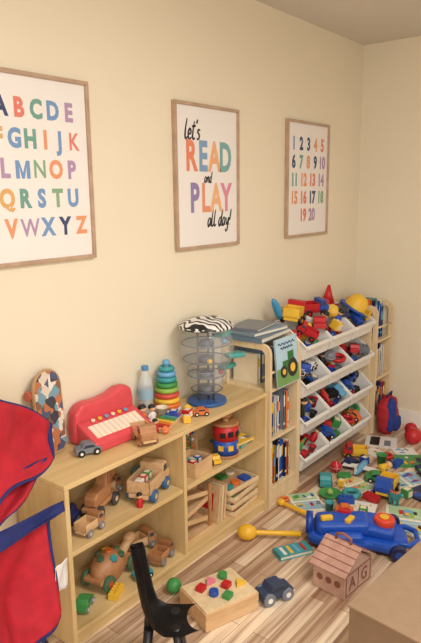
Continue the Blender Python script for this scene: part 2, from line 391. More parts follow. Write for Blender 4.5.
# ------------------------------------------------------------ bin organizer
OX0,OX1=2.64,3.52; OYF=1.53
r=root('toy_bin_organizer','pale wood four-tier rack holding tilted white bins','storage rack',at(OX0,0,0))
for xa in(0,OX1-OX0-.016):
    b=MB(); b.ext([(1.532,0),(1.532,.735),(1.56,.76),(1.765,.875),(1.79,.875),(1.79,0)],xa,xa+.016,PINE,'x',bev=.002); b.fin('side_panel',r)
binpos=[]
TH=18
rowz=[.685,.48,.275,.07]
for z in rowz:
    for yy in(.02,.17):
        y=OYF+.02+yy*math.cos(rad(TH)); zz=z+yy*math.sin(rad(TH))-.009
        b=MB(); b.cyl((.016,y,zz),(OX1-OX0-.016,y,zz),.006,PINE,seg=10); b.fin('rail',r)
WB=mat((234,231,226),.4,var=.02)
def binmesh():
    b=MB(); w,dp,h0,h1,t=.27,.22,.074,.12,.004
    b.box((0,dp/2,t/2),(w-.01,dp-.004,t),WB)
    b.ext([(-w/2,h0+.004),(w/2,h0+.004),(w/2-.008,0),(-w/2+.008,0)],-.0,.004,WB,'y')
    b.ext([(-w/2,h1),(w/2,h1),(w/2-.008,0),(-w/2+.008,0)],dp-.004,dp,WB,'y')
    for sx in(-1,1):
        xa=sx*(w/2-.004)-.002
        b.ext([(0,0),(0,h0),(dp*.55,h1),(dp,h1),(dp,0)],xa,xa+.004,WB,'x')
    rim=[(-w/2,0,h0),(-w/2,dp*.55,h1),(-w/2,dp,h1),(w/2,dp,h1),(w/2,dp*.55,h1),(w/2,0,h0),(-w/2,0,h0)]
    b.tube(rim,.0055,WB,8)
    b.box((0,-.006,h0-.004),(w-.01,.016,.018),WB,bev=.003)
    return b.fin('storage_bin')
proto=None
for ri,z in enumerate(rowz):
    for ci in range(3):
        M=at(OX0+.016+.284*(ci+.5)-.001,OYF,z,rx=TH)
        if proto is None:
            proto=binmesh(); tag(proto,'white plastic toy bin tilted in wooden rack','storage bin',M,'white bins in the rack')
        else: dup(proto,M)
        binpos.append((ri,ci,M))
# ------------------------------------------------------------ toys
def toy_car(M,c=RED,L=.09,wc=BLK,label=None,group=None,wh=1.0):
    H_=L*.42; W=L*.5; rr=L*.14*wh
    r=root('toy_car',label or f'small {NAMES[c]} plastic toy car','toy car',M,group)
    b=MB(); pr=[(-L/2,rr*.7),(-L/2,rr+H_*.35),(-L*.28,rr+H_*.42),(-L*.18,rr+H_*.8),(L*.2,rr+H_*.8),(L*.32,rr+H_*.42),(L/2,rr+H_*.34),(L/2,rr*.7)]
    b.ext(pr,-W/2,W/2,P(c),'y',bev=L*.02); b.fin('body',r)
    b=MB(); b.ext([(-L*.22,rr+H_*.44),(-L*.15,rr+H_*.72),(L*.17,rr+H_*.72),(L*.25,rr+H_*.44)],-W/2-.0008,W/2+.0008,mat((50,60,75),.15),'y'); b.fin('window',r)
    wheels(r,[(sx*L*.3,sy*(W/2),rr) for sx in(-1,1) for sy in(-1,1)],rr,L*.1,P(wc),P(WHT))
    return r
def toy_truck(M,c=RED,c2=YEL,L=.13,wc=BLK,label=None,group=None,m1=None,m2=None):
    r=root('toy_truck',label or f'{NAMES[c]} toy truck with {NAMES[c2]} bed','toy truck',M,group)
    W=L*.5; rr=L*.13; m1=m1 or P(c); m2=m2 or P(c2)
    b=MB(); b.box((0,0,rr*1.25),(L,W*.8,L*.08),m2,bev=.002); b.fin('chassis',r)
    b=MB(); b.ext([(L*.15,rr*1.6),(L*.15,rr*1.6+L*.38),(L*.36,rr*1.6+L*.38),(L*.42,rr*1.6+L*.2),(L*.5,rr*1.6+L*.17),(L*.5,rr*1.6)],-W/2,W/2,m1,'y',bev=L*.015)
    b.ext([(L*.2,rr*1.6+L*.2),(L*.2,rr*1.6+L*.33),(L*.34,rr*1.6+L*.33),(L*.38,rr*1.6+L*.2)],-W/2-.0008,W/2+.0008,mat((60,70,85),.2),'y'); b.fin('cab',r)
    b=MB(); z=rr*1.65
    b.box((-L*.18,0,z+L*.015),(L*.6,W,L*.03),m2).box((-L*.18,-W/2+L*.015,z+L*.13),(L*.6,L*.03,L*.24),m2,bev=.001).box((-L*.18,W/2-L*.015,z+L*.13),(L*.6,L*.03,L*.24),m2,bev=.001)
    b.box((-L*.465,0,z+L*.13),(L*.03,W,L*.24),m2,bev=.001).box((L*.11,0,z+L*.13),(L*.03,W,L*.24),m2,bev=.001); b.fin('bed',r)
    wheels(r,[(sx*L*.3,sy*(W/2),rr) for sx in(-1,1) for sy in(-1,1)],rr,L*.1,P(wc) if isinstance(wc,tuple) else wc,m2)
    return r
def ball(M,c,rad_,label=None,group=None,c2=None):
    b=MB(); b.sph((0,0,rad_),rad_,P(c),seg=24)
    for rot in((0,0,0),(90,0,0)): b.tor((0,0,rad_),rad_*.995,rad_*.025,P(c2 or WHT),rot)
    return tag(b.fin('ball'),label or f'small {NAMES[c]} plastic play ball','ball',M,group)
def block(M,c,s,label=None,group=None):
    b=MB(); b.box((0,0,s/2),(s,s,s),P(c),bev=s*.08)
    c2=P(CREAM); b.box((0,-s/2-.0003,s/2),(s*.66,.001,s*.66),c2); b.box((0,0,s+.0003),(s*.66,s*.66,.001),c2)
    return tag(b.fin('toy_block'),label or f'{NAMES[c]} toy building block','toy block',M,group)
def brick(M,c,s,group=None):
    b=MB(); b.box((0,0,s*.3),(s*1.6,s*.8,s*.6),P(c),bev=s*.04)
    for x in(-.55,-.18,.18,.55):
        for y in(-.2,.2): b.cyl((x*s,y*s,s*.6),(x*s,y*s,s*.72),s*.12,P(c),seg=10)
    return tag(b.fin('building_brick'),f'{NAMES[c]} studded plastic building brick','toy brick',M,group)
def pegdoll(M,c,h,group=None,skin=(226,180,140)):
    r=root('toy_figure',f'small toy figure with {NAMES[c]} body','toy figure',M,group)
    b=MB(); b.lathe([(0,0),(h*.2,0),(h*.22,h*.1),(h*.15,h*.5),(h*.07,h*.62),(0,h*.62)],P(c),14)
    for s in(-1,1): b.tube([(s*h*.13,0,h*.5),(s*h*.26,0,h*.38),(s*h*.24,0,h*.26)],h*.045,P(c),8)
    b.fin('body',r)
    b=MB(); b.sph((0,0,h*.77),h*.19,P(skin)); b.sph((0,h*.02,h*.83),(h*.2,h*.2,h*.15),P(BLK))
    b.fin('head',r); return r
def ringtoy(M,c,rr,group=None,name='toy_ring'):
    b=MB(); b.tor((0,0,rr*.28),rr*.72,rr*.28,P(c))
    return tag(b.fin(name),f'{NAMES[c]} plastic toy ring','toy ring',M,group)
def cup(M,c,h,group=None):
    b=MB(); b.lathe([(0,0),(h*.35,0),(h*.5,h),(h*.54,h),(h*.54,h*.96),(h*.46,h*.96),(h*.32,h*.05),(0,h*.05)],P(c),18)
    b.tube([(h*.42,0,h*.75),(h*.72,0,h*.72),(h*.74,0,h*.35),(h*.38,0,h*.25)],h*.05,P(c),8)
    return tag(b.fin('toy_cup'),f'{NAMES[c]} plastic toy cup','toy cup',M,group)
def dino(M,c,L,group=None,name='toy_dinosaur'):
    b=MB(); m=P(c)
    b.tube([(-L*.5,0,L*.2),(-L*.3,0,L*.26),(-L*.1,0,L*.32),(L*.1,0,L*.32),(L*.25,0,L*.42),(L*.33,0,L*.55),(L*.45,0,L*.56)],[L*.015,L*.05,L*.12,L*.13,L*.08,L*.06,L*.045],m,12)
    b.sph((L*.42,0,L*.57),(L*.09,L*.06,L*.06),m)
    for x in(-.12,.13):
        for s in(-1,1): b.cyl((L*x,s*L*.08,0),(L*x,s*L*.07,L*.28),L*.045,m,seg=10)
    for k in range(5): b.cyl((-L*.2+k*L*.1,0,L*(.36+.02*k)),(-L*.2+k*L*.1,0,L*(.5+.02*k)),L*.04,P(ORG),r1=.001,seg=8)
    return tag(b.fin(name),f'{NAMES[c]} plastic toy dinosaur with orange spines','toy dinosaur',M,group)
def plane(M,c,c2,L,group=None):
    r=root('toy_airplane',f'{NAMES[c]} toy airplane with {NAMES[c2]} wings','toy airplane',M,group)
    b=MB(); b.tube([(-L*.5,0,L*.16),(-L*.3,0,L*.13),(0,0,L*.12),(L*.3,0,L*.12),(L*.45,0,L*.12),(L*.5,0,L*.12)],[L*.03,L*.07,L*.1,L*.1,L*.07,L*.02],P(c),14); b.fin('fuselage',r)
    b=MB(); b.ext([(-L*.1,-L*.5),(L*.1,-L*.5),(L*.18,0),(L*.1,L*.5),(-L*.1,L*.5),(-L*.05,0)],L*.12,L*.15,P(c2),'z',bev=.001); b.fin('wing',r)
    b=MB(); b.ext([(-L*.5,L*.15),(-L*.52,L*.36),(-L*.42,L*.36),(-L*.32,L*.17)],-L*.012,L*.012,P(c2),'y'); b.fin('tail_fin',r)
    wheels(r,[(L*.2,s*L*.08,L*.04) for s in(-1,1)],L*.04,L*.03,P(BLK))
    return r
PAL=[RED,BLUE,YEL,GRN,ORG,TEAL,WHT,SKY,RED,BLUE,YEL,NAVY,BLK,GREY,LIME]
def rtoy(M,s,pal,group):
    k=R.randrange(9); c=R.choice(pal); c2=R.choice(pal)
    if k==0: return toy_car(M,c,s*1.1,group=group)
    if k==1: return ball(M,c,s*.36,group=group)
    if k==2: return block(M,c,s*.6,group=group)
    if k==3: return brick(M,c,s*.62,group=group)
    if k==4: return pegdoll(M,c,s,group=group)
    if k==5: return ringtoy(M,c,s*.5,group=group)
    if k==6: return cup(M,c,s*.6,group=group)
    if k==7: return dino(M,c,s*1.1,group=group)
    return toy_truck(M,c,c2,s*1.2,group=group)
pals={0:[RED,YEL,BLUE,GRN,RED],1:[RED,BLK,RED,GREY,YEL,BLUE,WHT],2:[BLK,NAVY,GREY,BLUE,RED,SKY,BLK],3:[YEL,RED,GRN,ORG,BLUE,RED]}
for ri,ci,M in binpos:
    g='assorted toys in the bins'
    for ix in range(3):
        for iy in range(2):
            rtoy(M@T(-.08+ix*.08,.062+iy*.09,.006)@euM((0,0,R.uniform(-60,60))),.068,pals[ri],g)
    for ix in range(3):
        rtoy(M@T(-.078+ix*.078,.09+R.uniform(-.03,.03),.07)@euM((R.uniform(-14,14),R.uniform(-14,14),R.uniform(0,360))),R.uniform(.085,.11),pals[ri],g)
toy_truck(at(2.80,1.67,.85,20,rx=6),RED,YEL,.19,label='red and yellow toy dump truck on top bin')
toy_truck(at(3.03,1.68,.85,-30,rx=6),BLUE,RED,.16,label='blue and red toy truck on heaped top bin')
r=root('toy_cone','red toy traffic cone perched on the top bin','toy cone',at(3.30,1.73,.865,0,0,8))
b=MB(); b.box((0,0,.005),(.1,.1,.01),P(RED),bev=.002); b.fin('base',r)
b=MB(); b.cyl((0,0,.01),(0,0,.12),.04,P(RED),r1=.008,seg=20); b.fin('cone',r)
r=root('toy_helmet','yellow toy helmet with blue brim resting on top bin','toy helmet',at(3.42,1.61,.835,0,rx=28,ry=14))
b=MB(); b.lathe([(.07,0),(.067,.04),(.05,.075),(.03,.09),(0,.095)],P(YEL),24); b.fin('shell',r)
b=MB(); b.lathe([(.1,-.002),(.1,.006),(.065,.010),(.065,.0)],P(BLUE),24,close=True); b.fin('brim',r)
ball(at(3.15,1.62,.82),YEL,.04,'yellow ball among toys on the top bin'); ball(at(3.20,1.70,.85),RED,.035,'red ball among toys on the top bin')
toy_car(at(2.93,1.58,.80,30),RED,.14); toy_car(at(3.25,1.60,.81,40),NAVY,.11)
r=root('toy_rocket','light blue toy rocket leaning over the bookshelf','toy rocket',at(2.72,1.70,.885,0,0,-35))
b=MB(); b.lathe([(0,0),(.018,0),(.022,.03),(.02,.09),(.013,.12),(0,.14)],mat((60,150,200),.3),18); b.fin('body',r)
b=MB(); b.cyl((0,0,-.02),(0,0,0),.015,P(BLUE)); b.fin('base',r)
# ------------------------------------------------------------ top of low shelf
Z=SZ+.0005
r=root('toy_skateboard','small arched skateboard with busy graphics standing against wall','skateboard',at(1.262,1.75,Z+.002,0,rx=-4)@euM((0,0,10)))
def rr(w,h,n=8):
    pts=[];a=w/2
    for k in range(n+1): t_=math.pi*k/n; pts.append((a*math.cos(t_),h-a+a*math.sin(t_)))
    return pts+[(-a,.02),(-a+.02,0),(a-.02,0),(a,.02)]
b=MB(); b.ext(rr(.138,.32),-.006,.006,mat((186,150,112),.5),'y',bev=.002)
b.ext([(p[0]*.93,.010+p[1]*.95) for p in rr(.138,.32)],-.0075,-.0055,patterned([(82,92,120),(226,218,206),(190,120,80),(232,226,216),(62,64,78),(222,208,190),(140,100,76),(120,160,180)],30),'y')
b.fin('deck',r)
for z in(.08,.235):
    b=MB(); b.box((0,.018,z),(.08,.02,.022),P(GREY),bev=.002); b.fin('truck',r)
    wheels(r,[(s*.063,.024,z) for s in(-1,1)],.018,.022,mat((190,96,72),.4),axis='x')
toy_car(at(1.345,1.66,Z,-25),GREY,.095,label='small grey toy car on shelf top beside skateboard')
r=root('toy_piano','pinkish red toy piano with cream keys on shelf top','toy piano',at(1.505,1.705,Z,-3))
m=mat((216,78,86),.4)
w=.29
arc=[(-w/2,0),(-w/2-.005,.06),(-w/2+.003,.125),(-w/2+.03,.152),(-w*.3,.157),(-w*.1,.154),(w*.1,.162),(w*.25,.178),(w/2-.03,.178),(w/2-.008,.162),(w/2,.12),(w/2,0)]
b=MB(); b.ext(arc,.03,.085,m,'y',bev=.014)
b.ext([(-.085,0),(-.085,.036),(-.07,.046),(.03,.092),(.035,0)],-w/2+.004,w/2-.004,m,'x',bev=.008); b.fin('body',r)
sl=math.degrees(math.atan2(.046,.10))
for i in range(10):
    b=MB(); b.box((-.106+i*.0235,-.034,.061),(.0215,.066,.010),mat((240,224,204),.3),rot=(sl,0,0),bev=.0015); b.fin('piano_key',r,'cream piano key')
for i in range(6):
    b=MB(); b.cyl((-.08+i*.032,.010,.086),(-.08+i*.032,.008,.093),.008,P([CREAM,YEL,SKY][i%3]),seg=12); b.fin('button',r)
toy_truck(at(1.55,1.575,Z,-115),CREAM,CREAM,.13,wc=DKW,label='small natural wooden dump truck on shelf top',m1=MIDW,m2=TOYW)
r=root('water_bottle','clear plastic water bottle with blue cap on shelf top','bottle',at(1.752,1.76,Z))
b=MB(); pl=mat((225,232,236),.1,var=0,alpha=.38)
b.lathe([(0,0),(.028,0),(.032,.008),(.030,.03),(.032,.05),(.030,.07),(.032,.09),(.032,.14),(.028,.165),(.014,.195),(.013,.205)],pl,22); b.fin('body',r)
b=MB(); b.cyl((0,0,.204),(0,0,.222),.0155,P((70,140,190)),seg=20,bev=.002); b.fin('cap',r)
b=MB(); b.lathe([(.0325,.08),(.0327,.125)],mat((150,185,205),.4),22); b.fin('paper_label',r)
r=root('stacking_ring_tower','rainbow ring stacking tower on shelf top','stacking toy',at(1.862,1.74,Z))
b=MB(); b.cyl((0,0,0),(0,0,.016),.06,P(WHT),bev=.004,seg=28).cyl((0,0,.016),(0,0,.2),.008,P(WHT)); b.fin('base',r)
z=.016
for c,rr_ in zip([ORG,YEL,(210,78,66),LIME,GRN,TEAL,SKY,TEAL],[.059,.057,.055,.052,.049,.045,.041,.036]):
    b=MB(); b.tor((0,0,z+.0115),rr_-.0118,.0118,P(c)); b.fin('ring',r); z+=.0232
b=MB(); b.sph((0,0,.214),.017,P(SKY)); b.fin('knob',r)
r=root('toy_xylophone','wooden toy xylophone with rainbow bars on shelf top','xylophone',at(1.735,1.625,Z,12))
b=MB(); b.ext([(-.09,-.045),(.09,-.025),(.09,.025),(-.09,.045)],0,.018,TOYW,'z',bev=.002); b.fin('base',r)
for i,c in enumerate([RED,ORG,YEL,GRN,TEAL,BLUE,PURP]):
    b=MB(); b.box((-.072+i*.024,0,.023),(.018,.1-i*.008,.005),P(c,.3),bev=.001); b.fin('bar',r)
pegdoll(at(1.67,1.70,Z),ORG,.09); block(at(1.81,1.655,Z,30),BLUE,.034); block(at(1.845,1.61,Z,10),RED,.036); ball(at(1.88,1.64,Z),YEL,.02); ball(at(1.655,1.56,Z),ORG,.016)
block(at(1.80,1.575,Z,50),YEL,.03); pegdoll(at(1.715,1.69,Z),WHT,.08); cup(at(1.775,1.69,Z,20),CREAM,.05); toy_car(at(1.90,1.58,Z,-40),ORG,.07); block(at(1.67,1.64,Z,20),CREAM,.035); pegdoll(at(1.64,1.60,Z),RED,.06)
# marble run tower
r=root('ball_drop_tower','tall clear domed tiered marble run with zebra-striped top','marble run',at(2.05,1.668,Z))
gl=mat((226,232,236),.1,var=0,alpha=.17); tr_=mat((165,175,184),.25,var=0,alpha=.38); dg_=mat((96,102,112),.35)
b=MB(); b.cyl((0,0,0),(0,0,.016),.09,mat((50,95,160),.35),bev=.004,seg=32); b.fin('base',r)
for a in range(3):
    b=MB(); x=.04*math.cos(a*2.09+.5);y=.04*math.sin(a*2.09+.5); b.cyl((x,y,.016),(x,y,.345),.0055,dg_,seg=12); b.fin('post',r)
for z0,z1,prof in((.05,.16,[.05,.08,.095,.09]),(.16,.34,[.09,.118,.124,.118,.09])):
    b=MB(); n_=len(prof)-1; b.lathe([(q,z0+(z1-z0)*i/n_) for i,q in enumerate(prof)],gl,40); b.tor((0,0,z1),prof[-1],.0028,tr_); b.fin('clear_dome',r,'clear rounded plastic dome')
for i,(z,q) in enumerate(((.05,.07),(.12,.086),(.19,.105),(.265,.112))):
    b=MB(); b.lathe([(.015,z-.004),(q*.8,z+.002),(q,z+.014)],tr_,30)
    b.tor((0,0,z+.014),q,.0026,dg_); b.lathe([(.0,z+.034),(.03,z+.026),(.036,z),(.03,z-.004)],dg_,20); b.fin('tray',r)
for a,z in((0,.135),(.45,.20),(-.15,.285)):
    b=MB(); b.box((.15*math.cos(a),-.13*math.sin(a),z),(.09,.05,.022),mat((76,165,160),.35),rot=(0,0,-math.degrees(a)),bev=.007); b.fin('chute',r,'teal plastic chute')
for x,y,z,c in((.04,-.05,.14,RED),(-.05,-.06,.21,YEL),(.04,-.07,.285,SKY)):
    b=MB(); b.sph((x,y,z),.012,P(c)); b.fin('marble',r,f'{NAMES[c]} marble')
zm=bpy.data.materials.new('zebra_print'); zm.use_nodes=True
nt=zm.node_tree; zb=nt.nodes['Principled BSDF']; zb.inputs['Roughness'].default_value=.35
tc=nt.nodes.new('ShaderNodeTexCoord'); wv=nt.nodes.new('ShaderNodeTexWave'); wv.inputs['Scale'].default_value=10; wv.inputs['Distortion'].default_value=14; wv.inputs['Detail'].default_value=1; wv.inputs['Detail Scale'].default_value=1.2
rp=nt.nodes.new('ShaderNodeValToRGB'); rp.color_ramp.interpolation='CONSTANT'; rp.color_ramp.elements[0].color=lin((28,28,32)); rp.color_ramp.elements[1].color=lin((232,230,226)); rp.color_ramp.elements[1].position=.42
nt.links.new(tc.outputs['Object'],wv.inputs['Vector']); nt.links.new(wv.outputs['Fac'],rp.inputs['Fac']); nt.links.new(rp.outputs['Color'],zb.inputs['Base Color'])
b=MB()
b.lathe([(0,.342),(.1,.345),(.126,.35),(.127,.358),(.10,.376),(.06,.390),(.02,.396),(0,.397)],zm,36); b.fin('top_dish',r,'white domed top with black zebra stripes')
# ------------------------------------------------------------ upper left bay
ZM=MS+.0005; ZL=BS+.0005
def wooden_animal(M,L,body,wc,label,earc):
    r=root('pull_along_dog',label,'wooden toy',M)
    b=MB(); b.box((0,0,.04),(L,L*.32,.018),body,bev=.004); b.fin('base',r)
    b=MB(); b.ext([(-L*.42,.05),(-L*.42,.085),(-L*.3,.1),(L*.05,.1),(L*.12,.14),(L*.18,.165),(L*.34,.165),(L*.48,.14),(L*.48,.115),(L*.3,.105),(L*.25,.05)],-L*.14,L*.14,body,'y',bev=.006); b.fin('body',r)
    for s in(-1,1):
        b=MB(); b.sph((L*.2,s*L*.15,.13),(.018,.006,.03),earc,rot=(0,20,0)); b.fin('ear',r)
    b=MB(); b.sph((L*.49,0,.13),.01,P(BLK)); b.fin('nose',r)
    wheels(r,[(sx*L*.33,sy*L*.18,.026) for sx in(-1,1) for sy in(-1,1)],.026,.014,wc,TOYW)
    return r
wooden_animal(at(1.39,1.66,ZM,20),.18,MIDW,P((60,60,66)),'wooden pull-along dog with dark wheels in cubby',DKW)
WBL=(50,96,140); NAMES[WBL]='blue'
toy_truck(at(1.60,1.61,ZM,20),CREAM,CREAM,.20,wc=WBL,label='natural wooden truck with blue wheels and pegs',m1=TOYW,m2=TOYW)
for i,c in enumerate([WHT,RED,GRN]): block(at(1.53+i*.034,1.588+i*.013,ZM+.065,20),c,.03,label=f'{NAMES[c]} block riding in wooden truck bed')
toy_truck(at(1.24,1.70,ZM,-60),NAVY,GREY,.12); toy_truck(at(1.27,1.58,ZM,10),CREAM,CREAM,.11,wc=GREY,m1=MIDW,m2=TOYW,label='small wooden truck near cubby opening')
pegdoll(at(1.50,1.56,ZM),RED,.06); ball(at(1.66,1.73,ZM),TEAL,.03); toy_truck(at(1.50,1.74,ZM,5),CREAM,CREAM,.12,wc=GREY,m1=DKW,m2=TOYW,label='small wooden truck at back of cubby')
# lower left bay
r=root('turtle_pull_toy','wooden turtle pull toy with green wheels in cubby','wooden toy',at(1.42,1.66,ZL,12))
DG=P((74,108,78))
b=MB(); b.box((0,0,.045),(.22,.09,.018),MIDW,bev=.005); b.fin('base',r)
b=MB(); b.sph((-.01,0,.054),(.088,.06,.062),MIDW,seg=24); b.fin('shell',r)
for i,(x,y,c) in enumerate(((-.05,0,DG),(0,0,P(ORG)),(.045,0,DG),(-.02,-.035,P(TEAL)),(.025,-.035,DG),(-.02,.035,DG),(.025,.035,P(YEL)))):
    zz=.054+.062*math.sqrt(max(0,1-((x+.01)/.088)**2-(y/.06)**2)); b=MB(); b.cyl((x,y,zz-.006),(x*1.1,y*1.15,zz+.006),.015,c,seg=6); b.fin('shell_plate',r)
b=MB(); b.tube([(.07,0,.06),(.11,0,.075),(.13,0,.09)],[.022,.018,.02],TOYW,12); b.sph((.14,0,.097),(.03,.024,.024),TOYW); b.fin('head',r)
wheels(r,[(x,s*.052,.032) for x in(-.075,.08) for s in(-1,1)],.032,.018,DG,P((190,80,60)))
toy_truck(at(1.64,1.71,ZL,-10),CREAM,CREAM,.13,wc=GREY,m1=MIDW,m2=TOYW); block(at(1.24,1.73,ZL,20),BLUE,.045)
toy_truck(at(1.63,1.58,ZL,15),CREAM,CREAM,.12,wc=GREY,m1=DKW,m2=MIDW,label='dark wooden toy truck in low cubby')
toy_car(at(1.24,1.60,ZL,30),GRN,.09,wc=GREY); block(at(1.54,1.75,ZL,40),ORG,.04); toy_car(at(1.50,1.56,ZL,-20),TEAL,.08); brick(at(1.36,1.56,ZL,25),YEL,.045)
# lower right bay
r=root('wooden_ramp_track','natural wooden zigzag ramp track toy in cubby','wooden toy',at(1.86,1.62,ZL,0))
for y in(-.045,.045):
    for x in(-.085,.085):
        b=MB(); b.box((x,y,.11),(.016,.012,.22),MIDW,bev=.002); b.fin('upright',r)
for z,a in((.18,12),(.12,-12),(.06,12)):
    b=MB(); b.box((0,0,z),(.18,.07,.008),TOYW,rot=(0,a,0),bev=.001).box((0,-.036,z+.008),(.18,.006,.02),TOYW,rot=(0,a,0)).box((0,.036,z+.008),(.18,.006,.02),TOYW,rot=(0,a,0)); b.fin('ramp',r)
b=MB(); b.box((0,0,.006),(.2,.11,.012),TOYW,bev=.002); b.fin('base',r)
for i in range(4):
    r=root('wooden_tray','flat wooden puzzle tray with colored pieces in cubby','puzzle',at(2.175,1.645,ZL+i*.036,R.uniform(-7,7)),'puzzle trays in cubby')
    b=MB(); b.box((0,0,.004),(.22,.2,.008),TOYW)
    for s in(-1,1): b.box((s*.107,0,.016),(.006,.2,.018),PINE,bev=.001); b.box((0,s*.097,.016),(.208,.006,.018),PINE,bev=.001)
    b.fin('tray',r)
    for j in range(6):
        c=R.choice([RED,BLUE,YEL,GRN,ORG,TEAL,CREAM]); x=-.066+(j%3)*.066; y=-.045+(j//3)*.09
        b=MB()
        if j%2: b.cyl((x,y,.008),(x,y,.022),.024,P(c),seg=16,bev=.002)
        else: b.box((x,y,.015),(.048,.05,.014),P(c),rot=(0,0,R.uniform(-15,15)),bev=.002)
        b.fin('puzzle_piece',r,f'{NAMES[c]} wooden puzzle piece')
for i in range(3):
    b=MB(); b.box((0,0,.085),(.010,.19,.17),PINE if i%2 else TOYW,bev=.002)
    b.box((-.0055,0,.09),(.001,.12,.08),P([RED,GRN,BLUE][i])); 
    tag(b.fin('wooden_puzzle'),'flat wooden puzzle board leaning upright in cubby','puzzle',at(1.995+i*.022,1.66,ZL+.001,0,0,7),'puzzle boards in cubby')
# upper right bay
r=root('wooden_crate','small wooden crate filled with rainbow blocks','crate',at(1.86,1.60,ZM,6))
b=MB(); b.box((0,0,.004),(.13,.12,.008),TOYW)
for s in(-1,1): b.box((s*.062,0,.035),(.006,.12,.062),TOYW,bev=.001); b.box((0,s*.058,.035),(.12,.006,.062),TOYW,bev=.001)
b.fin('body',r)
for i in range(9):
    block(at(1.825+(i%3)*.035,1.567+(i//3)*.034,ZM+.0095+R.choice([.0,.018,.03]),R.uniform(0,8)),[RED,ORG,YEL,GRN,TEAL,BLUE,PURP,PINK,SKY][i],.029,group='blocks in the crate')
r=root('shape_sorter_drum','red and blue wooden shape sorter drum with holes','shape sorter',at(2.085,1.59,ZM,0))
for z0 in(0,.15):
    b=MB(); b.cyl((0,0,z0),(0,0,z0+.013),.062,MIDW,bev=.003,seg=28); b.fin('end_disc',r)
b=MB(); b.cyl((0,0,.013),(0,0,.08),.058,P(BLUE),seg=28); b.fin('lower_band',r,'blue band')
b=MB(); b.cyl((0,0,.08),(0,0,.15),.058,P(RED),seg=28); b.fin('upper_band',r,'red band')
for a,z in((-155,.112),(-165,.05),(-120,.05),(-120,.116),(-80,.112),(-70,.05)):
    b=MB(); x=.0575*math.cos(rad(a));y=.0575*math.sin(rad(a)); b.box((x,y,z),(.006,.024,.024),P(YEL if z<.1 else BLK),rot=(0,0,a)); b.fin('shape_hole',r)
b=MB(); b.cyl((0,0,.163),(0,0,.175),.012,TOYW); b.sph((0,0,.19),(.028,.028,.02),MIDW); b.fin('knob',r,'wooden knob')
def deco_plain(b,w,h,t):
    for i in range(8):
        b.box((R.uniform(-.33,.33)*w,R.uniform(-.33,.33)*h,t+.0004+i*.0001),(w*R.uniform(.1,.28),h*R.uniform(.06,.2),.001),P(R.choice(PAL)),rot=(0,0,R.uniform(0,90)))
flatbook(at(2.225,1.66,ZM,8),.13,.17,.012,TEAL,deco_plain,'teal picture book lying in shelf cubby')
flatbook(at(2.23,1.65,ZM+.013,-6),.12,.16,.012,YEL,deco_plain,'yellow picture book lying on another book')
toy_truck(at(2.23,1.66,ZM+.027,25),CREAM,CREAM,.11,wc=GREY,m1=MIDW,m2=TOYW,label='small wooden truck on stacked picture books')
r=root('bead_rack','small wooden bead rack with colored beads in cubby','bead toy',at(1.97,1.72,ZM,0))
b=MB(); b.box((0,0,.006),(.1,.05,.012),TOYW,bev=.002).box((-.046,0,.07),(.008,.03,.12),TOYW).box((.046,0,.07),(.008,.03,.12),TOYW).box((0,0,.128),(.1,.03,.008),TOYW); b.fin('frame',r)
for j in range(3):
    for i in range(5):
        b=MB(); b.sph((-.032+i*.016,0,.035+j*.033),.008,P(PAL[(i+j*2)%7]),seg=10); b.fin('bead',r)
toy_car(at(1.985,1.575,ZM,60),YEL,.075)
# ------------------------------------------------------------ floor toys
r=root('shape_sorter_box','wooden activity box with colored shapes on floor','shape sorter',at(1.605,1.262,0.0005,-19))
b=MB(); b.box((0,0,.036),(.235,.19,.072),TOYW,bev=.004); b.fin('body',r)
b=MB(); b.box((0,0,.0745),(.225,.18,.005),PINE,bev=.001); b.fin('lid',r)
for x,y,c,k in((-.06,.03,RED,0),(-.01,.05,PINK,2),(.05,.05,GRN,1),(-.035,-.02,BLUE,1),(.03,-.005,RED,0),(.08,-.02,YEL,2),(.0,-.06,GRN,0)):
    b=MB()
    if k==1: b.cyl((x,y,.077),(x,y,.097),.018,P(c),seg=18,bev=.002)
    elif k==0: b.box((x,y,.086),(.034,.03,.02),P(c),rot=(0,0,25),bev=.002)
    else: b.ext([(x-.02,y-.014),(x+.02,y-.014),(x,y+.02)],.077,.094,P(c),'z',bev=.001)
    b.fin('shape_piece',r,f'{NAMES[c]} shape piece')
ball(at(1.565,1.455,.0005),GRN,.03,'small green ball on floor beside the shelf',c2=GRN)
toy_car(at(1.775,1.125,.0005,-25),(52,66,92),.135,wc=GREY,label='dark blue toy car with grey wheels on floor',wh=1.35)
# black child chair
r=root('child_chair','small black plastic child chair with thin curved back','chair',at(1.24,1.215,.0005,42))
bk=mat((28,28,32),.4)
def shell(prof,wid,curl,th=.006):
    t=bmesh.new(); g=[]
    for (y,z),ww in zip(prof,wid):
        g.append([t.verts.new((ww*math.sin(rad(a)),y-curl*(1-math.cos(rad(a))),z)) for a in range(-80,81,10)])
    for i in range(len(g)-1):
        for j in range(len(g[0])-1): t.faces.new((g[i][j],g[i+1][j],g[i+1][j+1],g[i][j+1]))
    bmesh.ops.solidify(t,geom=t.faces[:],thickness=th); return t
b=MB(); b.put(shell([(-.085,.196),(-.03,.186),(.02,.19),(.048,.215),(.06,.26),(.068,.31),(.075,.36),(.081,.405),(.085,.435),(.087,.452),(.088,.46)],[.065,.08,.082,.078,.074,.072,.07,.062,.048,.032,.012],.045),bk,True); b.fin('seat_shell',r)
for sx in(-1,1):
    for yy in(-.06,.045):
        b=MB(); b.cyl((sx*.06,yy*1.3,0),(sx*.04,yy*.8,.192),.012,bk,r1=.016,seg=12); b.fin('leg',r)
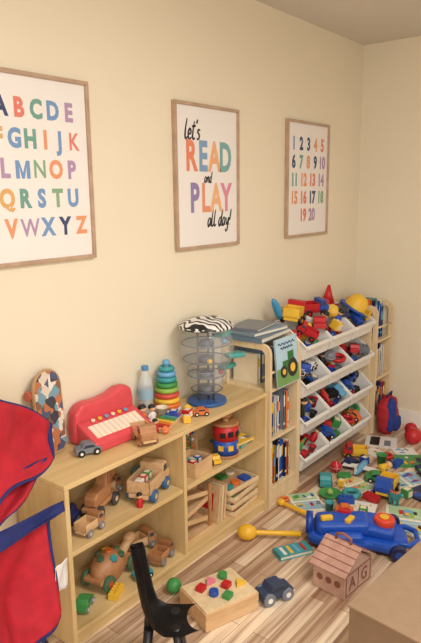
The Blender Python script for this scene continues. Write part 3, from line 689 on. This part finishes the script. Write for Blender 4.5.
# alphabet house box
r=root('wooden_house_box','pinkish wooden house-shaped box with letters and handle','toy house',at(2.03,.965,.0005,-6))
HB=wood((206,168,152),(224,190,174),sc=(6,30,30)); HB2=wood((186,142,126),(206,164,148),sc=(6,30,30)); HD=mat((150,98,84),.6)
b=MB(); b.ext([(-.1,0),(-.1,.10),(0,.165),(.1,.10),(.1,0)],-.072,.072,HB,'y',bev=.002); b.fin('body',r)
for s in(-1,1):
    b=MB(); b.box((s*.056,0,.139),(.138,.165,.008),HB2,rot=(0,s*33,0),bev=.002)
    for i in range(4): b.box((s*(.016+i*.026),0,.1695-i*.0168),(.004,.166,.003),HD,rot=(0,s*33,0))
    b.fin('roof_panel',r)
b=MB(); b.tube([(-.0,-.035,.17),(-.0,-.032,.2),(0,0,.21),(0,.032,.2),(0,.035,.17)],.006,HD,8); b.fin('handle',r)
b=MB(); b.text('A',.075,HD,T(-.045,-.0735,.05)@FR,off=.001,sx=.9); b.text('G',.075,HD,T(.042,-.0735,.05)@FR,off=.001,sx=.85)
for xx,zz,ww,hh in((0,.096,.17,.004),(0,.01,.18,.004),(-.088,.053,.004,.086),(.088,.053,.004,.086),(-.002,.053,.003,.086)): b.box((xx,-.0733,zz),(ww,.001,hh),HD)
for yy in(-.04,0,.04): b.cyl((-.1,yy,.055),(-.1015,yy,.055),.014,HD,seg=14)
b.fin('lettering',r)
# blue golf caddy
r=root('toy_golf_caddy','chunky blue moulded plastic toy golf caddy on floor','toy golf set',at(2.33,1.05,.0005,-62))
BP=mat((28,84,190),.35)
b=MB()
b.ext([(-.21,-.07),(-.22,.07),(-.1,.125),(.0,.10),(.08,.13),(.17,.12),(.22,.04),(.22,-.05),(.15,-.12),(.05,-.095),(-.05,-.125),(-.13,-.115)],.012,.058,BP,'z',bev=.016)
b.box((-.06,0,.08),(.24,.13,.07),BP,rot=(0,-4,4),bev=.026,seg=4).box((.10,.01,.075),(.14,.15,.055),BP,rot=(0,5,-10),bev=.022,seg=4)
b.box((-.05,-.085,.06),(.16,.05,.05),BP,rot=(0,0,8),bev=.02,seg=4).box((.0,.085,.06),(.18,.05,.05),BP,rot=(0,0,-6),bev=.02,seg=4); b.fin('body',r)
b=MB(); b.lathe([(.03,0),(.05,0),(.05,.03),(.03,.03)],mat((22,66,160),.35),24,T(-.22,0,.075)@euM((0,90,0)),close=True); b.fin('rim',r)
b=MB(); b.tube([(.14,-.07,.05),(.22,-.085,.05),(.26,-.04,.05),(.26,.04,.05),(.22,.07,.05),(.14,.06,.05)],.012,BP,10); b.fin('handle',r)
wheels(r,[(.17,-.13,.035),(.17,.135,.035)],.035,.028,P(NAVY),P(BLUE))
b=MB(); b.cyl((.12,.0,.09),(.12,0,.128),.045,mat((226,74,48),.4),seg=24,bev=.006); b.cyl((.12,0,.127),(.12,0,.133),.02,P(YEL)); b.fin('knob',r,'orange-red round knob')
for x,y,c,a in((-.13,-.03,YEL,20),(-.05,.04,RED,-15),(-.03,-.03,YEL,60)):
    b=MB(); b.box((x,y,.120),(.055,.026,.022),P(c),rot=(0,0,a),bev=.006); b.fin('clip',r,f'{NAMES[c]} plastic clip')
YM=mat((236,184,48),.4)
def club(p0,p1,hr,label,z1=.04,tip=None):
    p0=Vector((*p0,0));p1=Vector((*p1,0)); d=p1-p0; L=d.length; M=at(p0.x,p0.y,.0005,math.degrees(math.atan2(d.y,d.x)))
    r=root('toy_golf_club',label,'toy golf club',M)
    b=MB(); b.tube([(0,0,hr),(L*.1,0,hr),(L*.5,0,(hr+z1)/2),(L,0,z1)],[hr*.5,.011,.011,.013],YM,12); b.fin('shaft',r)
    b=MB(); b.sph((-.005,0,hr),(hr*1.25,hr,hr),YM,seg=18); b.fin('head',r)
    if tip: b=MB(); b.cyl((L-.03,0,z1),(L+.03,0,z1),.014,P(tip)); b.fin('grip',r)
club((2.05,1.44),(2.19,1.25),.036,'yellow plastic toy golf club with round head on floor',z1=.03)
club((2.40,1.48),(2.36,1.29),.018,'thin yellow toy club lying on floor',z1=.03)
ringtoy(at(2.46,1.50,.0005),ORG,.025)
def stripes(b,w,h,t):
    for i in range(4): b.box((-w*.3+i*w*.2,0,t+.0006),(w*.09,h*.75,.001),P([WHT,YEL,SKY,RED][i]))
flatbook(at(2.08,1.225,.0005,-30),.16,.075,.02,TEAL,stripes,'teal game box lying flat on floor',cat='box',name='game_box')
b=MB(); b.lathe([(0,0),(.04,0),(.055,.018),(.058,.018),(.058,.014),(.045,-.0),(0,.004)],P(GRN),24); tag(b.fin('toy_plate'),'round green plastic toy plate on floor','toy plate',at(2.64,1.34,.001))
ball(at(2.64,1.34,.006),LIME,.016)
toy_car(at(2.74,1.42,.0005,30),TEAL,.12,label='teal toy car on floor near the bins')
def openbook(M,w,h,label,c=WHT):
    r=root('open_book',label,'book',M)
    b=MB(); b.box((0,0,.001),(2*w+.008,h+.006,.002),P(c),bev=.0005); b.fin('cover',r)
    for s in(-1,1):
        b=MB(); b.ext([(0,.0025),(s*w*.3,.0025),(s*w,.0025),(s*w,.006),(s*w*.6,.011),(s*w*.25,.012),(0,.006)],-h/2,h/2,PAGE,'y')
        b.box((s*w*.5,0,.0112),(w*.8,h*.86,.0014),P(R.choice([SKY,(170,200,160),(220,200,150),(150,190,210)])))
        for i in range(6): b.box((s*w*R.uniform(.3,.62),R.uniform(-.36,.36)*h,.0122-.0001*i),(w*R.uniform(.15,.34),h*R.uniform(.08,.22),.0015),P(R.choice(PAL)),rot=(0,0,R.uniform(-20,20)))
        b.fin('page_block',r)
openbook(at(2.50,1.40,.0005,50),.09,.15,'open picture book lying on floor by shelf')
openbook(at(2.63,.93,.0005,20),.13,.2,'large open colorful picture book on the floor',(205,222,226))
openbook(at(3.02,1.10,.0005,-35),.11,.16,'open picture book among scattered toys',RED)
openbook(at(2.82,1.28,.0005,70),.085,.13,'small open picture book near the bin rack',SKY)
flatbook(at(2.93,.93,.0005,-20),.16,.2,.012,NAVY,deco_plain,'dark blue picture book lying on floor')
flatbook(at(3.28,1.16,.0005,35),.15,.18,.012,GRN,deco_plain,'green picture book lying on floor')
def paper(M,w,h,label):
    b=MB(); b.box((0,0,.0008),(w,h,.0012),P(WHT,.7))
    for i in range(5): b.box((R.uniform(-.3,.3)*w,R.uniform(-.3,.3)*h,.0018+.0001*i),(w*R.uniform(.1,.3),h*R.uniform(.05,.16),.0008),P(R.choice([GREY,SKY,RED,CREAM,YEL])),rot=(0,0,R.uniform(0,90)))
    return tag(b.fin('paper_sheet'),label,'paper',M)
paper(at(2.63,1.16,.0003,15),.11,.14,'loose white paper with colored drawing on floor')
paper(at(3.40,1.24,.0003,40),.11,.13,'white picture card lying beside the red ball')
paper(at(3.28,1.37,.0003,-15),.10,.12,'white picture card on floor before the rack')
sc=[(2.98,1.33,'plane',SKY,.2),(2.70,1.25,'ring',TEAL,.05),(2.84,1.12,'truck',BLUE,.17),(2.74,1.04,'dino',TEAL,.14),(3.19,1.02,'car',NAVY,.14),
(3.12,.92,'cup',SKY,.07),(3.15,1.44,'truck',RED,.14),(3.15,1.28,'cup',GRN,.06),(2.52,1.20,'car',ORG,.09),(2.80,.83,'car',NAVY,.12),
(2.90,1.44,'ball',RED,.033),(3.34,1.02,'ball',TEAL,.04),(3.04,1.24,'doll',YEL,.11),(2.72,1.15,'brick',RED,.05),(2.86,1.02,'block',GRN,.045),(3.10,1.36,'block',BLUE,.04),
(2.93,1.22,'car',GRN,.11),(2.62,1.24,'brick',BLUE,.05),(2.92,1.17,'brick',NAVY,.05),(3.05,.98,'dino',GRN,.12),(3.18,1.20,'brick',BLUE,.05),(2.77,1.34,'block',YEL,.035),(2.56,1.12,'block',GRN,.04),(3.25,1.29,'ring',RED,.04),(2.86,1.37,'brick',GRN,.045),(2.50,1.27,'cup',TEAL,.045),(3.02,1.41,'car',NAVY,.10)]
g='small toys scattered on the floor'
for x,y,k,c,s in sc:
    M=at(x,y,.003,R.uniform(0,360))
    if k=='car': toy_car(M,c,s,group=g)
    elif k=='dino': dino(M,c,s,group=g)
    elif k=='block': block(M,c,s,group=g)
    elif k=='plane': plane(M,c,WHT,s,group=g)
    elif k=='truck': toy_truck(M,c,YEL,s,group=g)
    elif k=='ring': ringtoy(M,c,s,group=g)
    elif k=='cup': cup(M,c,s,group=g)
    elif k=='ball': ball(M,c,s,group=g)
    elif k=='brick': brick(M,c,s,group=g)
    else: pegdoll(M@T(0,0,s*.21)@euM((90,0,0)),c,s,group=g)
def deco_mag(b,w,h,t):
    b.box((0,h*.2,t+.0006),(w*.8,h*.3,.001),P(BLK)); b.box((-.02,-h*.2,t+.0006),(w*.5,h*.2,.001),P(GREY))
flatbook(at(3.45,1.41,.0005,20),.17,.19,.006,WHT,deco_mag,'black and white magazine lying on floor by rack')
ball(at(3.545,1.245,.0005),RED,.052,'red ball on floor near the corner bookshelf',c2=RED)
ball(at(3.68,1.31,.0005),RED,.04,'small red ball beside larger red ball',c2=RED)
r=root('child_backpack','soft red and blue child bag slumped against corner bookshelf','bag',at(3.62,1.445,.001,0))
b=MB(); b.soft((0,0,.125),(.085,.055,.125),mat((176,34,44),.8,var=.12,scale=30),p=.72,amp=.06,rot=(0,-6,0)); b.fin('body',r)
b=MB(); b.soft((-.035,-.035,.14),(.042,.03,.11),mat((34,56,136),.8,var=.1,scale=30),p=.75,amp=.06); b.fin('side_panel',r,'blue fabric side')
b=MB(); b.soft((.03,-.05,.07),(.045,.02,.05),mat((34,56,136),.8,var=.1,scale=30),p=.7,amp=.05); b.fin('pocket',r,'blue fabric pocket')
b=MB(); b.tube([(-.035,0,.235),(-.03,-.01,.27),(.0,-.02,.285),(.02,-.01,.265),(.025,0,.235)],.006,P(NAVY),8); b.fin('strap',r)
bookrow(3.572,3.78,1.53,.1005,.22,'books on the corner bookshelf bottom')
# cardboard box, closed
CB=mat((140,116,92),.8,var=.06,scale=25); CB2=mat((152,126,100),.8,var=.05,scale=25)
r=root('cardboard_box','large plain tan-brown cardboard box with closed lid','box',at(1.80,.44,.0005,-6))
b=MB(); w,d,h,t=.66,.42,.33,.006
b.box((0,0,.004),(w,d,.008),CB)
for s in(-1,1): b.box((s*(w/2-t/2),0,h/2),(t,d,h),CB); b.box((0,s*(d/2-t/2),h/2),(w-2*t,t,h),CB)
b.fin('body',r)
b=MB(); b.box((0,0,h+.005),(w+.012,d+.012,.008),CB2,bev=.002); b.fin('lid',r)
# ------------------------------------------------------------ folding chair
RF=mat((178,24,42),.8,var=.12,scale=24); NF=mat((30,42,104),.8,var=.1,scale=30)
r=root('folding_camp_chair','crimson fabric child camp chair with navy trim beside shelf','chair',at(0,0,0))
def panel(name,c4,m,trim=True,**k):
    b=MB(); b.cloth(c4,m,sel='in' if trim else 'all',**k); b.fin(name,r)
    if trim:
        b=MB(); b.cloth(c4,NF,sel='edge',**k); b.fin('trim_band',r,'navy fabric trim')
panel('backrest',[(.62,1.42,1.19),(1.12,1.55,.82),(1.05,1.46,.75),(.66,1.30,.72)],RF,sag=.03,wr=.016,n=40,seed=1)
panel('back_flap',[(.62,1.39,.76),(1.03,1.462,.762),(.93,1.42,.70),(.66,1.28,.66)],RF,sag=.03,wr=.012,n=30,seed=4)
panel('armrest',[(.74,1.40,.635),(1.09,1.48,.588),(1.08,1.465,.560),(.76,1.36,.60)],NF,trim=False,n=24,sag=.01,wr=.005,seed=2)
panel('seat',[(.70,1.42,.60),(1.03,1.47,.57),(.99,1.40,.27),(.72,1.28,.25)],RF,sag=.05,wr=.018,n=40,seed=3)
FRB=P(NAVY)
for p,q in(((.66,1.52,.012),(.66,1.47,1.1)),((1.04,1.50,.012),(.80,1.47,.62)),((.78,1.51,.012),(1.02,1.50,.56))):
    b=MB(); b.cyl(p,q,.009,FRB,seg=12); b.sph(p,.011,FRB,seg=8); b.fin('leg',r)
b=MB(); b.cloth([(1.0,1.42,.42),(1.07,1.45,.41),(1.055,1.44,.32),(.99,1.41,.34)],P(WHT),n=8,sag=.008,wr=.003,th=.001); b.fin('fabric_tag',r,'white care tag')
# ------------------------------------------------------------ camera & light
f=610.0
X=Vector((497.5,133.5,-610)).normalized(); Zc=Vector((-37.5,2928,610)).normalized(); Y=Zc.cross(X).normalized(); X=Y.cross(Zc)
Rm=Matrix((X,Y,Zc))
cam=bpy.data.cameras.new('camera'); co_=bpy.data.objects.new('camera',cam); scene.collection.objects.link(co_)
co_.matrix_world=Matrix.Translation((0,0,1.53))@Rm.to_4x4()
cam.sensor_fit='VERTICAL'; cam.sensor_height=24; cam.lens=f/643*24; cam.clip_start=.02
scene.camera=co_
def area(name,loc,tgt,size,e,c):
    l=bpy.data.lights.new('lamp','AREA'); l.size=size; l.energy=e; l.color=c
    o=bpy.data.objects.new(name,l); scene.collection.objects.link(o); o.location=loc
    o.rotation_euler=(Vector(tgt)-Vector(loc)).to_track_quat('-Z','Y').to_euler()
area('ceiling_light',(1.4,-.2,2.38),(1.4,-.2,0),.9,45,(1,.97,.93))
area('fill_light',(-.8,-1.3,1.7),(2.4,1.4,.9),1.6,50,(1,.99,.975))  # soft frontal fill lamp added behind the camera, no window there
wd=bpy.data.worlds.new('world'); scene.world=wd; wd.use_nodes=True
wd.node_tree.nodes['Background'].inputs[0].default_value=(1,.94,.88,1); wd.node_tree.nodes['Background'].inputs[1].default_value=.3
